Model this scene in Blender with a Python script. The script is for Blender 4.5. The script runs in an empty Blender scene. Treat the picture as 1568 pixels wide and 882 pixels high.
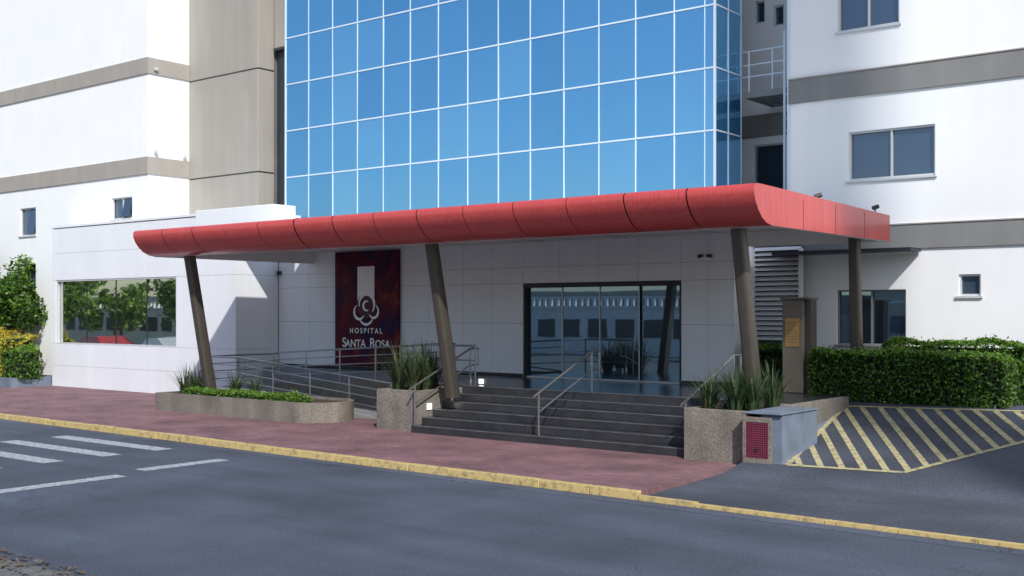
import bpy, bmesh, math, random
from mathutils import Vector, Matrix
random.seed(7)
scene = bpy.context.scene
COL = scene.collection

# ------------------------------------------------------------------ materials
def nodes_of(name):
    m = bpy.data.materials.new(name); m.use_nodes = True
    nt = m.node_tree
    return m, nt, nt.nodes["Principled BSDF"]

def mat(name, color, rough=0.6, metal=0.0, var=0.12, scale=1.5, fine=0.0, fscale=60, bump=0.0, bscale=80,
        streak=0.0, spec=0.5, coat=0.0, svec=(3.0, 3.0, 0.25)):
    m, nt, b = nodes_of(name)
    N, L = nt.nodes, nt.links
    tc = N.new("ShaderNodeTexCoord")
    def noise(sc, vecscale=None, det=5):
        n = N.new("ShaderNodeTexNoise"); n.inputs["Scale"].default_value = sc; n.inputs["Detail"].default_value = det
        if vecscale:
            mp = N.new("ShaderNodeMapping"); mp.inputs["Scale"].default_value = vecscale
            L.new(tc.outputs["Object"], mp.inputs["Vector"]); L.new(mp.outputs[0], n.inputs["Vector"])
        else:
            L.new(tc.outputs["Object"], n.inputs["Vector"])
        return n.outputs["Fac"]
    def rng(fac, lo, hi):
        r = N.new("ShaderNodeMapRange"); r.inputs["From Min"].default_value = 0.3; r.inputs["From Max"].default_value = 0.7
        r.inputs["To Min"].default_value = lo; r.inputs["To Max"].default_value = hi
        L.new(fac, r.inputs["Value"]); return r.outputs[0]
    def mul(a, b_):
        k = N.new("ShaderNodeMath"); k.operation = 'MULTIPLY'
        L.new(a, k.inputs[0]); L.new(b_, k.inputs[1]); return k.outputs[0]
    f = rng(noise(scale), 1 - var, 1 + var * 0.6)
    if fine: f = mul(f, rng(noise(fscale, det=3), 1 - fine, 1 + fine))
    if streak: f = mul(f, rng(noise(1.0, svec, 6), 1 - streak, 1.0))
    vm = N.new("ShaderNodeVectorMath"); vm.operation = 'SCALE'
    vm.inputs[0].default_value = color[:3]
    L.new(f, vm.inputs["Scale"]); L.new(vm.outputs[0], b.inputs["Base Color"])
    b.inputs["Roughness"].default_value = rough
    b.inputs["Metallic"].default_value = metal
    b.inputs["Specular IOR Level"].default_value = spec
    b.inputs["Coat Weight"].default_value = coat
    if bump:
        bp = N.new("ShaderNodeBump"); bp.inputs["Strength"].default_value = bump; bp.inputs["Distance"].default_value = 0.01
        L.new(noise(bscale, det=4), bp.inputs["Height"]); L.new(bp.outputs[0], b.inputs["Normal"])
    return m

M = {}
M['white'] = mat("white_paint", (.88, .885, .89), .75, var=.03, scale=.6, streak=.03, bump=.1)
M['panel'] = mat("white_panel", (.80, .815, .84), .42, var=.03, scale=.8, streak=.04)
M['gap'] = mat("joint_dark", (.16, .16, .17), .8)
M['beige'] = mat("beige_render", (.37, .345, .305), .8, var=.07, scale=.5, streak=.12, bump=.15)
M['band'] = mat("taupe_band", (.37, .34, .30), .8, var=.06, streak=.1)
M['bandg'] = mat("grey_band", (.24, .24, .235), .8, var=.06, streak=.12)
M['dark'] = mat("dark_cladding", (.03, .04, .05), .4)
M['mull'] = mat("mullion_white", (.66, .74, .82), .35, var=.03)
M['alu'] = mat("window_aluminium", (.62, .63, .64), .35, metal=.2, var=.04)
M['red'] = mat("red_cladding", (.62, .085, .08), .34, var=.07, scale=1.3, streak=.25, coat=.15, svec=(22, 22, .8))
M['ceil'] = mat("canopy_ceiling", (.80, .80, .79), .6, var=.04)
M['bronze'] = mat("bronze_column", (.095, .082, .068), .42, metal=.35, var=.12)
M['steel'] = mat("stainless_rail", (.42, .42, .43), .3, metal=.85, var=.05)
M['agg'] = mat("exposed_aggregate", (.22, .195, .165), .9, var=.25, scale=1.8, fine=.4, fscale=38, bump=.7, bscale=50, streak=.25)
M['granite'] = mat("dark_granite", (.036, .038, .043), .24, var=.3, scale=2.5, fine=.5, fscale=60)
M['nose'] = mat("step_nosing", (.12, .12, .125), .45, var=.35, scale=5)
M['concrete'] = mat("ramp_concrete", (.26, .26, .27), .85, var=.12, fine=.12, bump=.3)
M['bluegrey'] = mat("bluegrey_paint", (.17, .21, .27), .7, var=.2, scale=3, fine=.08, bump=.15, streak=.2)
M['soil'] = mat("soil", (.05, .035, .022), .95, var=.3, fine=.3, bump=.8)
M['bark'] = mat("bark", (.13, .09, .06), .9, var=.3, scale=6, bump=.8, bscale=25)
M['brown'] = mat("totem_stone", (.17, .145, .115), .6, var=.15, fine=.1)
M['gold'] = mat("brass_plaque", (.50, .30, .10), .4, metal=.5)
M['pink'] = mat("magenta_panel", (.20, .03, .065), .6, var=.15, scale=6)
M['pinkd'] = mat("magenta_dark", (.08, .012, .025), .7)
M['black'] = mat("black_metal", (.02, .02, .02), .5)
M['signwhite'] = mat("sign_white", (.88, .88, .89), .5, var=.02)
M['oppwall'] = mat("opposite_wall", (.80, .80, .80), .8, var=.08, streak=.12)
M['oppwall2'] = mat("opposite_wall_cream", (.55, .50, .42), .8, var=.08, streak=.12)
M['carpaint'] = mat("car_paint", (.55, .56, .58), .3, metal=.3, coat=.5)
M['carred'] = mat("car_paint_red", (.35, .03, .03), .3, coat=.5)
M['rubber'] = mat("rubber", (.02, .02, .02), .8)
M['oldpave'] = mat("old_pavement", (.13, .13, .13), .9, var=.3, scale=3, fine=.3, fscale=20, bump=.8, bscale=15)

def paint(name, color, wear=.45):
    m, nt, b = nodes_of(name); N, L = nt.nodes, nt.links
    tc = N.new("ShaderNodeTexCoord")
    n = N.new("ShaderNodeTexNoise"); n.inputs["Scale"].default_value = 9; n.inputs["Detail"].default_value = 10; n.inputs["Roughness"].default_value = .75
    L.new(tc.outputs["Object"], n.inputs["Vector"])
    r = N.new("ShaderNodeMapRange"); r.inputs["From Min"].default_value = wear - .07; r.inputs["From Max"].default_value = wear + .07
    L.new(n.outputs["Fac"], r.inputs["Value"])
    mx = N.new("ShaderNodeMix"); mx.data_type = 'RGBA'
    mx.inputs["A"].default_value = (color[0]*.4+.03, color[1]*.4+.03, color[2]*.4+.035, 1)
    mx.inputs["B"].default_value = (*color, 1)
    L.new(r.outputs[0], mx.inputs["Factor"]); L.new(mx.outputs["Result"], b.inputs["Base Color"])
    b.inputs["Roughness"].default_value = .8
    return m
M['ywear'] = paint("yellow_road_paint", (.46, .41, .22), .46)
M['ykerb'] = paint("yellow_kerb_paint", (.52, .39, .16), .44)
M['wroad'] = paint("white_road_paint", (.42, .45, .49), .48)

def asphalt(name, base, patch=.25):
    m, nt, b = nodes_of(name); N, L = nt.nodes, nt.links
    tc = N.new("ShaderNodeTexCoord")
    def noise(s, d, sc=None):
        n = N.new("ShaderNodeTexNoise"); n.inputs["Scale"].default_value = s; n.inputs["Detail"].default_value = d
        if sc:
            mp = N.new("ShaderNodeMapping"); mp.inputs["Scale"].default_value = sc
            L.new(tc.outputs["Object"], mp.inputs[0]); L.new(mp.outputs[0], n.inputs["Vector"])
        else: L.new(tc.outputs["Object"], n.inputs["Vector"])
        return n.outputs["Fac"]
    def rg(o, lo, hi, a=.3, c=.7):
        r = N.new("ShaderNodeMapRange"); r.inputs["From Min"].default_value = a; r.inputs["From Max"].default_value = c
        r.inputs["To Min"].default_value = lo; r.inputs["To Max"].default_value = hi
        L.new(o, r.inputs["Value"]); return r.outputs[0]
    def mul(a, c):
        k = N.new("ShaderNodeMath"); k.operation = 'MULTIPLY'; L.new(a, k.inputs[0]); L.new(c, k.inputs[1]); return k.outputs[0]
    f = rg(noise(.5, 5), 1-patch, 1+patch)
    f = mul(f, rg(noise(1, 4, (.12, 1.3, 1)), .85, 1.15))
    f = mul(f, rg(noise(45, 3), .5, 1.55))
    v = N.new("ShaderNodeTexVoronoi"); v.feature = 'DISTANCE_TO_EDGE'; v.inputs["Scale"].default_value = .35
    dn = N.new("ShaderNodeTexNoise"); dn.inputs["Scale"].default_value = 1.2; dn.inputs["Detail"].default_value = 6
    L.new(tc.outputs["Object"], dn.inputs["Vector"])
    ad = N.new("ShaderNodeVectorMath"); ad.operation = 'MULTIPLY_ADD'; ad.inputs[1].default_value = (1.5, 1.5, 0)
    L.new(dn.outputs["Color"], ad.inputs[0]); L.new(tc.outputs["Object"], ad.inputs[2]); L.new(ad.outputs[0], v.inputs["Vector"])
    f = mul(f, rg(v.outputs["Distance"], .72, 1, 0.0, .006))
    vm = N.new("ShaderNodeVectorMath"); vm.operation = 'SCALE'; vm.inputs[0].default_value = base
    L.new(f, vm.inputs["Scale"]); L.new(vm.outputs[0], b.inputs["Base Color"])
    b.inputs["Roughness"].default_value = .85
    bp = N.new("ShaderNodeBump"); bp.inputs["Strength"].default_value = .5; bp.inputs["Distance"].default_value = .01
    L.new(noise(70, 3), bp.inputs["Height"]); L.new(bp.outputs[0], b.inputs["Normal"])
    return m
M['asphalt'] = asphalt("asphalt", (.058, .071, .102))
M['drive'] = asphalt("driveway_surface", (.055, .064, .085), .3)
M['apron'] = asphalt("apron_concrete", (.066, .080, .112), .3)

def pavers():
    m, nt, b = nodes_of("red_pavers"); N, L = nt.nodes, nt.links
    tc = N.new("ShaderNodeTexCoord")
    br = N.new("ShaderNodeTexBrick"); br.inputs["Scale"].default_value = 1
    br.inputs["Brick Width"].default_value = .21; br.inputs["Row Height"].default_value = .105
    br.inputs["Mortar Size"].default_value = .006; br.inputs["Color1"].default_value = (.235, .115, .125, 1)
    br.inputs["Color2"].default_value = (.165, .090, .10, 1); br.inputs["Mortar"].default_value = (.10, .075, .08, 1)
    L.new(tc.outputs["Object"], br.inputs["Vector"])
    n = N.new("ShaderNodeTexNoise"); n.inputs["Scale"].default_value = .9; n.inputs["Detail"].default_value = 7
    L.new(tc.outputs["Object"], n.inputs["Vector"])
    r = N.new("ShaderNodeMapRange"); r.inputs["From Min"].default_value = .3; r.inputs["From Max"].default_value = .7
    r.inputs["To Min"].default_value = .7; r.inputs["To Max"].default_value = 1.35
    L.new(n.outputs["Fac"], r.inputs["Value"])
    vm = N.new("ShaderNodeVectorMath"); vm.operation = 'SCALE'
    L.new(br.outputs["Color"], vm.inputs[0]); L.new(r.outputs[0], vm.inputs["Scale"]); L.new(vm.outputs[0], b.inputs["Base Color"])
    b.inputs["Roughness"].default_value = .85
    return m
M['paver'] = pavers()

def glass(name, base, gl, fac, rough=.02, wav=0.0):
    m, nt, b = nodes_of(name); N, L = nt.nodes, nt.links
    g = N.new("ShaderNodeBsdfGlossy"); g.inputs["Color"].default_value = (*gl, 1); g.inputs["Roughness"].default_value = rough
    mx = N.new("ShaderNodeMixShader"); mx.inputs[0].default_value = fac
    b.inputs["Base Color"].default_value = (*base, 1); b.inputs["Roughness"].default_value = .35
    out = N["Material Output"]
    L.new(b.outputs[0], mx.inputs[1]); L.new(g.outputs[0], mx.inputs[2]); L.new(mx.outputs[0], out.inputs[0])
    if wav:
        tc = N.new("ShaderNodeTexCoord"); n = N.new("ShaderNodeTexNoise"); n.inputs["Scale"].default_value = .8
        L.new(tc.outputs["Object"], n.inputs["Vector"])
        bp = N.new("ShaderNodeBump"); bp.inputs["Strength"].default_value = wav; bp.inputs["Distance"].default_value = .02
        L.new(n.outputs["Fac"], bp.inputs["Height"]); L.new(bp.outputs[0], g.inputs["Normal"])
    return m
TG = [glass("tower_glass_a", (.02, .17, .40), (.36, .69, .95), .66, .03, .25),
      glass("tower_glass_b", (.02, .15, .36), (.32, .64, .90), .64, .04, .25),
      glass("tower_glass_c", (.03, .20, .44), (.41, .74, .98), .68, .03, .25)]
M['doorglass'] = glass("door_glass", (.004, .010, .016), (.42, .62, .80), .46, .015, .05)
M['winglass'] = glass("window_glass", (.035, .055, .085), (.5, .62, .8), .18, .03, .3)
M['bigglass'] = glass("picture_window_glass", (.006, .009, .008), (.85, .92, .85), .72, .015, .06)

def emis(name, c, s):
    m, nt, b = nodes_of(name)
    b.inputs["Base Color"].default_value = (.8, .8, .8, 1)
    b.inputs["Emission Color"].default_value = (*c, 1); b.inputs["Emission Strength"].default_value = s
    return m
M['lamp'] = emis("lamp_lens", (1, .96, .86), 4)
M['dl'] = emis("downlight_lens", (1, .97, .9), .8)

def leafmat(name, c):
    m, nt, b = nodes_of(name)
    b.inputs["Base Color"].default_value = (*c, 1); b.inputs["Roughness"].default_value = .5
    N, L = nt.nodes, nt.links
    t = N.new("ShaderNodeBsdfTranslucent"); t.inputs["Color"].default_value = (c[0]*1.3, c[1]*1.3, c[2], 1)
    mx = N.new("ShaderNodeMixShader"); mx.inputs[0].default_value = .3
    L.new(b.outputs[0], mx.inputs[1]); L.new(t.outputs[0], mx.inputs[2]); L.new(mx.outputs[0], N["Material Output"].inputs[0])
    return m
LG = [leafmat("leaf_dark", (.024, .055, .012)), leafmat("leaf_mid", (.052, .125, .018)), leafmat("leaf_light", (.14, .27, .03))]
LR = [leafmat("street_leaf_dark", (.06, .12, .02)), leafmat("street_leaf_mid", (.14, .26, .04)), leafmat("street_leaf_light", (.32, .42, .08))]
LY = [leafmat("leaf_yellow", (.50, .44, .05)), leafmat("leaf_lime", (.22, .32, .05)), leafmat("leaf_gold", (.50, .38, .04))]
LS = [leafmat("blade_dark", (.030, .058, .028)), leafmat("blade_mid", (.06, .105, .04)), leafmat("blade_dry", (.18, .17, .08))]

# ------------------------------------------------------------------ helpers
def root(name, loc=(0, 0, 0)):
    e = bpy.data.objects.new(name, None); e.location = (0, 0, 0); e.empty_display_size = .5
    COL.objects.link(e); return e

def mesh(name, verts, faces, mats, parent=None, idx=None, smooth=False):
    me = bpy.data.meshes.new(name); me.from_pydata([tuple(v) for v in verts], [], faces)
    if not isinstance(mats, (list, tuple)): mats = [mats]
    for m in mats: me.materials.append(m)
    if idx: me.polygons.foreach_set("material_index", idx)
    if smooth: me.polygons.foreach_set("use_smooth", [True]*len(me.polygons))
    me.update()
    o = bpy.data.objects.new(name, me); COL.objects.link(o)
    if parent: o.parent = parent
    return o

BF = [(0, 3, 2, 1), (4, 5, 6, 7), (0, 1, 5, 4), (1, 2, 6, 5), (2, 3, 7, 6), (3, 0, 4, 7)]
def boxes(name, lst, m, parent=None, bevel=0):
    V, F = [], []
    for (x0, x1, y0, y1, z0, z1) in lst:
        b = len(V)
        V += [(x0, y0, z0), (x1, y0, z0), (x1, y1, z0), (x0, y1, z0), (x0, y0, z1), (x1, y0, z1), (x1, y1, z1), (x0, y1, z1)]
        F += [tuple(b+i for i in f) for f in BF]
    o = mesh(name, V, F, m, parent)
    if bevel:
        md = o.modifiers.new("bevel", 'BEVEL'); md.width = bevel; md.segments = 2; md.limit_method = 'ANGLE'
    return o
def box(name, x0, x1, y0, y1, z0, z1, m, parent=None, bevel=0):
    return boxes(name, [(x0, x1, y0, y1, z0, z1)], m, parent, bevel)

def prism(name, pts, z0, z1, m, parent=None, bevel=0):
    n = len(pts); V = [(p[0], p[1], z0) for p in pts] + [(p[0], p[1], z1) for p in pts]
    F = [tuple(range(n))[::-1], tuple(range(n, 2*n))] + [(i, (i+1) % n, n+(i+1) % n, n+i) for i in range(n)]
    return mesh(name, V, F, m, parent)

def tubes(name, segs, m, parent=None, n=8):
    V, F = [], []
    for p, q, r in segs:
        p, q = Vector(p), Vector(q); d = (q-p).normalized()
        a = d.orthogonal().normalized(); c = d.cross(a); b = len(V)
        for e in (p, q):
            for i in range(n):
                t = 2*math.pi*i/n; V.append(e + a*math.cos(t)*r + c*math.sin(t)*r)
        F += [(b+i, b+(i+1) % n, b+n+(i+1) % n, b+n+i) for i in range(n)]
        F += [tuple(range(b, b+n))[::-1], tuple(range(b+n, b+2*n))]
    return mesh(name, V, F, m, parent)

def wall_holes(name, x0, x1, z0, z1, y, depth, holes, m, parent):
    xs = sorted({x0, x1, *[h[0] for h in holes], *[h[1] for h in holes]})
    zs = sorted({z0, z1, *[h[2] for h in holes], *[h[3] for h in holes]})
    V, F = [], []
    def q(*p):
        b = len(V); V.extend(p); F.append((b, b+1, b+2, b+3))
    for i in range(len(xs)-1):
        for j in range(len(zs)-1):
            cx, cz = (xs[i]+xs[i+1])/2, (zs[j]+zs[j+1])/2
            if any(h[0] < cx < h[1] and h[2] < cz < h[3] for h in holes): continue
            q((xs[i], y, zs[j]), (xs[i+1], y, zs[j]), (xs[i+1], y, zs[j+1]), (xs[i], y, zs[j+1]))
    for a, b_, c, d in holes:
        q((a, y, c), (a, y, d), (a, y+depth, d), (a, y+depth, c))
        q((b_, y, c), (b_, y+depth, c), (b_, y+depth, d), (b_, y, d))
        q((a, y, c), (a, y+depth, c), (b_, y+depth, c), (b_, y, c))
        q((a, y, d), (b_, y, d), (b_, y+depth, d), (a, y+depth, d))
    q((x0, y+.6, z0), (x1, y+.6, z0), (x1, y+.6, z1), (x0, y+.6, z1))
    q((x0, y, z1), (x1, y, z1), (x1, y+.6, z1), (x0, y+.6, z1))
    q((x0, y, z0), (x0, y, z1), (x0, y+.6, z1), (x0, y+.6, z0))
    q((x1, y, z0), (x1, y, z1), (x1, y+.6, z1), (x1, y+.6, z0))
    return mesh(name, V, F, m, parent)

def lin(a, b, n): return [a+(b-a)*i/n for i in range(n+1)]

def window(parent, x0, x1, z0, z1, y, n=2, m=None, fm=None, w=.045, sill=True, depth=.12):
    m = m or M['winglass']; fm = fm or M['alu']
    xm = lin(x0, x1, n)
    for i in range(n):
        j = random.uniform(-.006, .006); e = y+depth
        mesh("glass", [(xm[i], e+j, z0), (xm[i+1], e-j, z0), (xm[i+1], e-j+.006, z1), (xm[i], e+j+.006, z1)], [(0, 1, 2, 3)], m, parent)
    L = [(x0, x1, y+.05, y+depth-.01, z0, z0+w), (x0, x1, y+.05, y+depth-.01, z1-w, z1)]
    for i in range(n+1):
        c = x0+w/2+(x1-x0-w)*i/n
        L.append((c-w/2, c+w/2, y+.053, y+depth-.01, z0+w, z1-w))
    boxes("window_frame", L, fm, parent)
    if sill: box("sill", x0-.05, x1+.05, y-.05, y+.045, z0-.05, z0-.002, fm, parent)

def panel_grid(name, xs, zs, y, m, parent, th=.03, g=.006, skip=None, axis='x'):
    L = []
    for i in range(len(xs)-1):
        for j in range(len(zs)-1):
            a, b, c, d = xs[i]+g, xs[i+1]-g, zs[j]+g, zs[j+1]-g
            if skip and skip((a+b)/2, (c+d)/2): continue
            if axis == 'x': L.append((a, b, y-th, y, c, d))
            else: L.append((y, y+th, a, b, c, d))
    return boxes(name, L, m, parent)

def leaf_mesh(name, pts, size, mats, parent=None, weights=(.35, .45, .2), ups=0.3, topz=None):
    V, F, I = [], [], []
    for p in pts:
        s = size*random.uniform(.6, 1.3)
        n = Vector((random.gauss(0, 1), random.gauss(0, 1), random.gauss(ups, 1))).normalized()
        a = n.orthogonal().normalized(); a.rotate(Matrix.Rotation(random.uniform(0, 6.28), 3, n)); c = n.cross(a)
        p = Vector(p); b = len(V)
        V += [p-a*s, p+c*s*.45, p+a*s, p-c*s*.45]
        F.append((b, b+1, b+2, b+3))
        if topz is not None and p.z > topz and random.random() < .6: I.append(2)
        else: I.append(random.choices((0, 1, 2), weights)[0])
    return mesh(name, V, F, mats, parent, I)

def wob(x, y, z):
    return .5*math.sin(x*3.1+y*1.7)+.3*math.sin(x*7.3+z*5.1+1)+.3*math.sin(y*6.1+z*4.3+2)

def hedge(name, x0, x1, y0, y1, z0, z1, n, size=.055, mats=LG, wts=(.35, .45, .2), amp=.07):
    r = root(name)
    ins = min(.12, (z1-z0)*.25, (y1-y0)*.25)
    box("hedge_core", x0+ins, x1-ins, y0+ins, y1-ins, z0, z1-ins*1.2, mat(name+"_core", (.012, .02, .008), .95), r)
    pts = []
    Af, At, As = (x1-x0)*(z1-z0), (x1-x0)*(y1-y0), (y1-y0)*(z1-z0)
    for _ in range(n):
        k = random.choices((0, 1, 2, 3, 4), (Af, At*1.3, As, As, Af*.3))[0]
        u, v = random.random(), random.random(); d = abs(random.gauss(0, .05))
        x = x0+(x1-x0)*u; y = y0+(y1-y0)*v; z = z0+(z1-z0)*v
        if k == 0: p = [x, y0+d, z]
        elif k == 1: p = [x, y, z1-d]
        elif k == 2: p = [x0+d, y0+(y1-y0)*u, z]
        elif k == 3: p = [x1-d, y0+(y1-y0)*u, z]
        else: p = [x, y1-d, z]
        w = wob(*p)*amp
        ex = min(p[0]-x0, x1-p[0]); ez = z1-p[2]
        if ex+ez < .18: p[2] -= (.18-ex-ez)*.7
        p[2] += w*(p[2]-z0)/(z1-z0); p[1] += w*.6*(-1 if k == 0 else 1); p[0] += w*.4
        if random.random() < .02: p[2] += random.uniform(.03, .10)
        pts.append(p)
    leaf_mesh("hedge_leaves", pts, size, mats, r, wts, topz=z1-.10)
    return r

def blades(V, F, I, c, n, L, spread=1.0, w=.022):
    for _ in range(n):
        a = random.uniform(0, 6.28); t = random.uniform(.05, 1.0)*spread
        d = Vector((math.cos(a), math.sin(a), 0)); side = Vector((-d.y, d.x, 0))
        l = L*random.uniform(.65, 1.15); b = len(V); mi = random.choices((0, 1, 2), (.4, .5, .1))[0]
        p = Vector(c)+d*random.uniform(0, .12)
        for k in range(5):
            s = k/4; bend = t*(s**1.6)
            q = p+d*(l*bend*.75)+Vector((0, 0, l*(s-.42*t*s*s)))
            ww = w*(1-s*.93)
            V += [q-side*ww, q+side*ww]
        for k in range(4):
            F.append((b+2*k, b+2*k+1, b+2*k+3, b+2*k+2)); I.append(mi)

def spiky(name, centers, n=90, L=.9, spread=1.0):
    V, F, I = [], [], []
    for c in centers: blades(V, F, I, c, n, L*random.uniform(.85, 1.1), spread)
    return mesh(name, V, F, LS, None, I)

def tree(name, x, y, z0, h, cr, ch, nleaf, size=.1, mats=LG, wts=(.35, .45, .2), ncl=34):
    r = root(name)
    V, F = [], []
    def limb(p, q, r0, r1, k=7):
        p, q = Vector(p), Vector(q); d = (q-p).normalized(); a = d.orthogonal().normalized(); c = d.cross(a); b = len(V)
        for e, rr in ((p, r0), (q, r1)):
            for i in range(k):
                t = 6.283*i/k; V.append(e+a*math.cos(t)*rr+c*math.sin(t)*rr)
        F.extend([(b+i, b+(i+1) % k, b+k+(i+1) % k, b+k+i) for i in range(k)])
    fork = (x+.05*h, y, z0+h*.45)
    limb((x, y, z0), fork, .045*h*.6, .028*h*.6)
    tips = []
    for i in range(9):
        a = i*2.4; rr = cr*random.uniform(.35, .8)
        t = (x+math.cos(a)*rr, y+math.sin(a)*rr, z0+h-ch*random.uniform(.1, .8))
        mid = tuple((fork[k]*.5+t[k]*.5)+(0.1*h*.3 if k == 2 else 0) for k in range(3))
        limb(fork, mid, .018*h*.6, .010*h*.6); limb(mid, t, .010*h*.6, .004*h*.6)
        tips += [t, mid]
    mesh("trunk", V, F, M['bark'], r)
    pts, cl = [], []
    for _ in range(ncl):
        t = random.choice(tips)
        cl.append((Vector(t)+Vector((random.gauss(0, cr*.28), random.gauss(0, cr*.28), random.gauss(0, ch*.18))), cr*random.uniform(.12, .3)))
    for _ in range(nleaf):
        c, rr = random.choice(cl)
        v = Vector((random.gauss(0, 1), random.gauss(0, 1), random.gauss(0, .8))).normalized()*rr*random.uniform(.5, 1.1)
        pts.append(c+v)
    leaf_mesh("crown_leaves", pts, size, mats, r, wts)
    return r

# ------------------------------------------------------------------ ground
S = 600
mesh("ground", [(-S, -S, -.004), (S, -S, -.004), (S, S, -.004), (-S, S, -.004)], [(0, 1, 2, 3)], M['asphalt'])
def ky(x): return 14.42+.0285*(-x-3.6)
XD = -9.1
YO = 6.35
mesh("street", [(-200, YO, 0), (60, YO, 0), (60, ky(60), 0), (-200, ky(-200), 0)], [(0, 1, 2, 3)], M['asphalt'])
prism("pavement", [(-200, ky(-200)+.16), (XD, ky(XD)+.16), (XD, 24), (-200, 24)], -.02, .13, M['paver'])
rk = root("kerb")
V, F = [], []
x = -80.0
while x < XD-.01:
    x2 = min(x+1.0, XD); b = len(V); g = .006; dzz = random.uniform(-.006, .006); j = random.uniform(-.01, .01)
    a0, a1 = ky(x)+j, ky(x2)+j
    V += [(x+g, a0, -.02), (x2-g, a1, -.02), (x2-g, a1+.155, -.02), (x+g, a0+.155, -.02),
          (x+g, a0+.02, .135+dzz), (x2-g, a1+.02, .135+dzz), (x2-g, a1+.155, .135+dzz), (x+g, a0+.155, .135+dzz)]
    F += [tuple(b+i for i in f) for f in BF]; x = x2
o = mesh("kerb_stones", V, F, M['ykerb'], rk)
md = o.modifiers.new("b", 'BEVEL'); md.width = .015; md.segments = 2
V, F = [], []; x = XD
while x < 30:
    x2 = x+1.0; b = len(V); g = .006; top = .05 if x > XD+.5 else .07
    a0, a1 = ky(x), ky(x2)
    V += [(x+g, a0, -.02), (x2-g, a1, -.02), (x2-g, a1+.13, -.02), (x+g, a0+.13, -.02),
          (x+g, a0+.01, top), (x2-g, a1+.01, top), (x2-g, a1+.13, top), (x+g, a0+.13, top)]
    F += [tuple(b+i for i in f) for f in BF]; x = x2
mesh("dropped_kerb_stones", V, F, M['ykerb'], rk)

def dz(y):
    if y < 17.3: return .03+.07*(max(y, 14.5)-14.5)/2.8
    if y < 23: return .1+.158*(y-17.3)
    return 1.0
V, F = [], []
ys = [14.5, 16, 17.0, 17.3, 17.7, 18.5, 19.5, 20.5, 21.5, 22.5, 22.9, 23.1, 25.3]
for yy in ys:
    for xx in (XD+.002, 0, 30):
        y0 = yy if yy > 15 else ky(xx)+.13
        V.append((xx, y0, dz(yy)))
for i in range(len(ys)-1):
    for j in range(2): b = i*3+j; F.append((b, b+1, b+4, b+3))
mesh("driveway", V, F, M['drive'])
def decal(name, polys, m, parent=None, lift=.005):
    V, F = [], []
    for P in polys:
        b = len(V); V += [(p[0], p[1], dz(p[1])+lift) for p in P]; F.append(tuple(range(b, b+len(P))))
    return mesh(name, V, F, m, parent)
decal("driveway_edge_paint", [[(-9.05, 18.1), (-8.32, 18.1), (-8.62, 19.9), (-9.05, 19.9)], [(-9.05, 19.9), (-8.62, 19.9), (-9.0, 22.4), (-9.05, 22.4)]], M['bluegrey'], lift=.004)
rh = root("hatched_marking")
A, B, C, D_, E = (-8.28, 18.1), (-6.34, 18.25), (-4.9, 21.0), (-3.6, 23.0), (-9.0, 22.45)
def line(p, q, w):
    p, q = Vector(p), Vector(q); d = (q-p).normalized(); n = Vector((-d.y, d.x))*w/2
    k = max(1, int((q-p).length/.5)); out = []
    for i in range(k):
        a = p+(q-p)*i/k; b = p+(q-p)*(i+1)/k
        out.append([a-n, b-n, b+n, a+n])
    return out
P = []
for a, b in ((A, B), (B, C), (C, D_), (E, A), (D_, E)): P += line(a, b, .10)
decal("border_lines", P, M['ywear'], rh, .009)
poly = [Vector(p) for p in (A, B, C, D_, E)]
def clip_line(o_, d):
    ts = []
    for i in range(len(poly)):
        p, q = poly[i], poly[(i+1) % len(poly)]; e = q-p
        den = d.x*e.y-d.y*e.x
        if abs(den) < 1e-9: continue
        w = p-o_; t = (w.x*e.y-w.y*e.x)/den; s = (w.x*d.y-w.y*d.x)/den
        if 0 <= s <= 1: ts.append(t)
    return (min(ts), max(ts)) if len(ts) >= 2 else None
d = Vector((.50, -.866)).normalized(); n = Vector((d.y, -d.x)); P = []
for i in range(-25, 35):
    o_ = Vector((-8, 20))-n*(i*.33); r_ = clip_line(o_, d)
    if r_ and r_[1]-r_[0] > .2: P += line(o_+d*(r_[0]+.05), o_+d*(r_[1]-.05), .105)
decal("diagonal_stripes", P, M['ywear'], rh, .006)

def flat(name, rects, m, z=.004, parent=None):
    V, F = [], []
    for P in rects:
        b = len(V); V += [(p[0], p[1], z) for p in P]; F.append(tuple(range(b, b+len(P))))
    return mesh(name, V, F, m, parent)
cw = []
for yy in (13.65, 12.45, 11.2, 10.0, 8.8, 7.6):
    cw.append([(-24.2, yy), (-20.1, yy), (-20.1, yy+.42), (-24.2, yy+.42)])
flat("crosswalk_marking", cw, M['wroad'])
flat("stop_line_marking", [[(-18.05, 11.8), (-17.7, 11.8), (-17.7, 13.65), (-18.05, 13.65)],
                           [(-17.6, 6.9), (-17.25, 6.9), (-17.35, 11.2), (-17.7, 11.2)]], M['wroad'])
flat("gutter", [[(-120, ky(-120)-.35), (30, ky(30)-.35), (30, ky(30)-.005), (-120, ky(-120)-.005)]], M['apron'], z=.0035)
box("opposite_pavement", -200, 60, -12, YO, -.02, .12, M['oldpave'])
pts = [(random.uniform(-14, -9.3), YO+random.uniform(-.3, .45)) for _ in range(500)]
leaf_mesh("leaf_litter", [(p[0], p[1], (.13 if p[1] < YO+.01 else .012)+random.random()*.02) for p in pts], .045,
          [M['bark'], leafmat("dry_leaf", (.16, .12, .07)), leafmat("dry_leaf_grey", (.16, .16, .15))], None, ups=4)
pts = []
for _ in range(260):
    xx = random.uniform(-35, -2); pts.append((xx, ky(xx)-abs(random.gauss(0, .12))-.02, .012))
for _ in range(120):
    xx = random.uniform(-35, -9.3); pts.append((xx, random.uniform(15, 18.3), .137))
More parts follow.
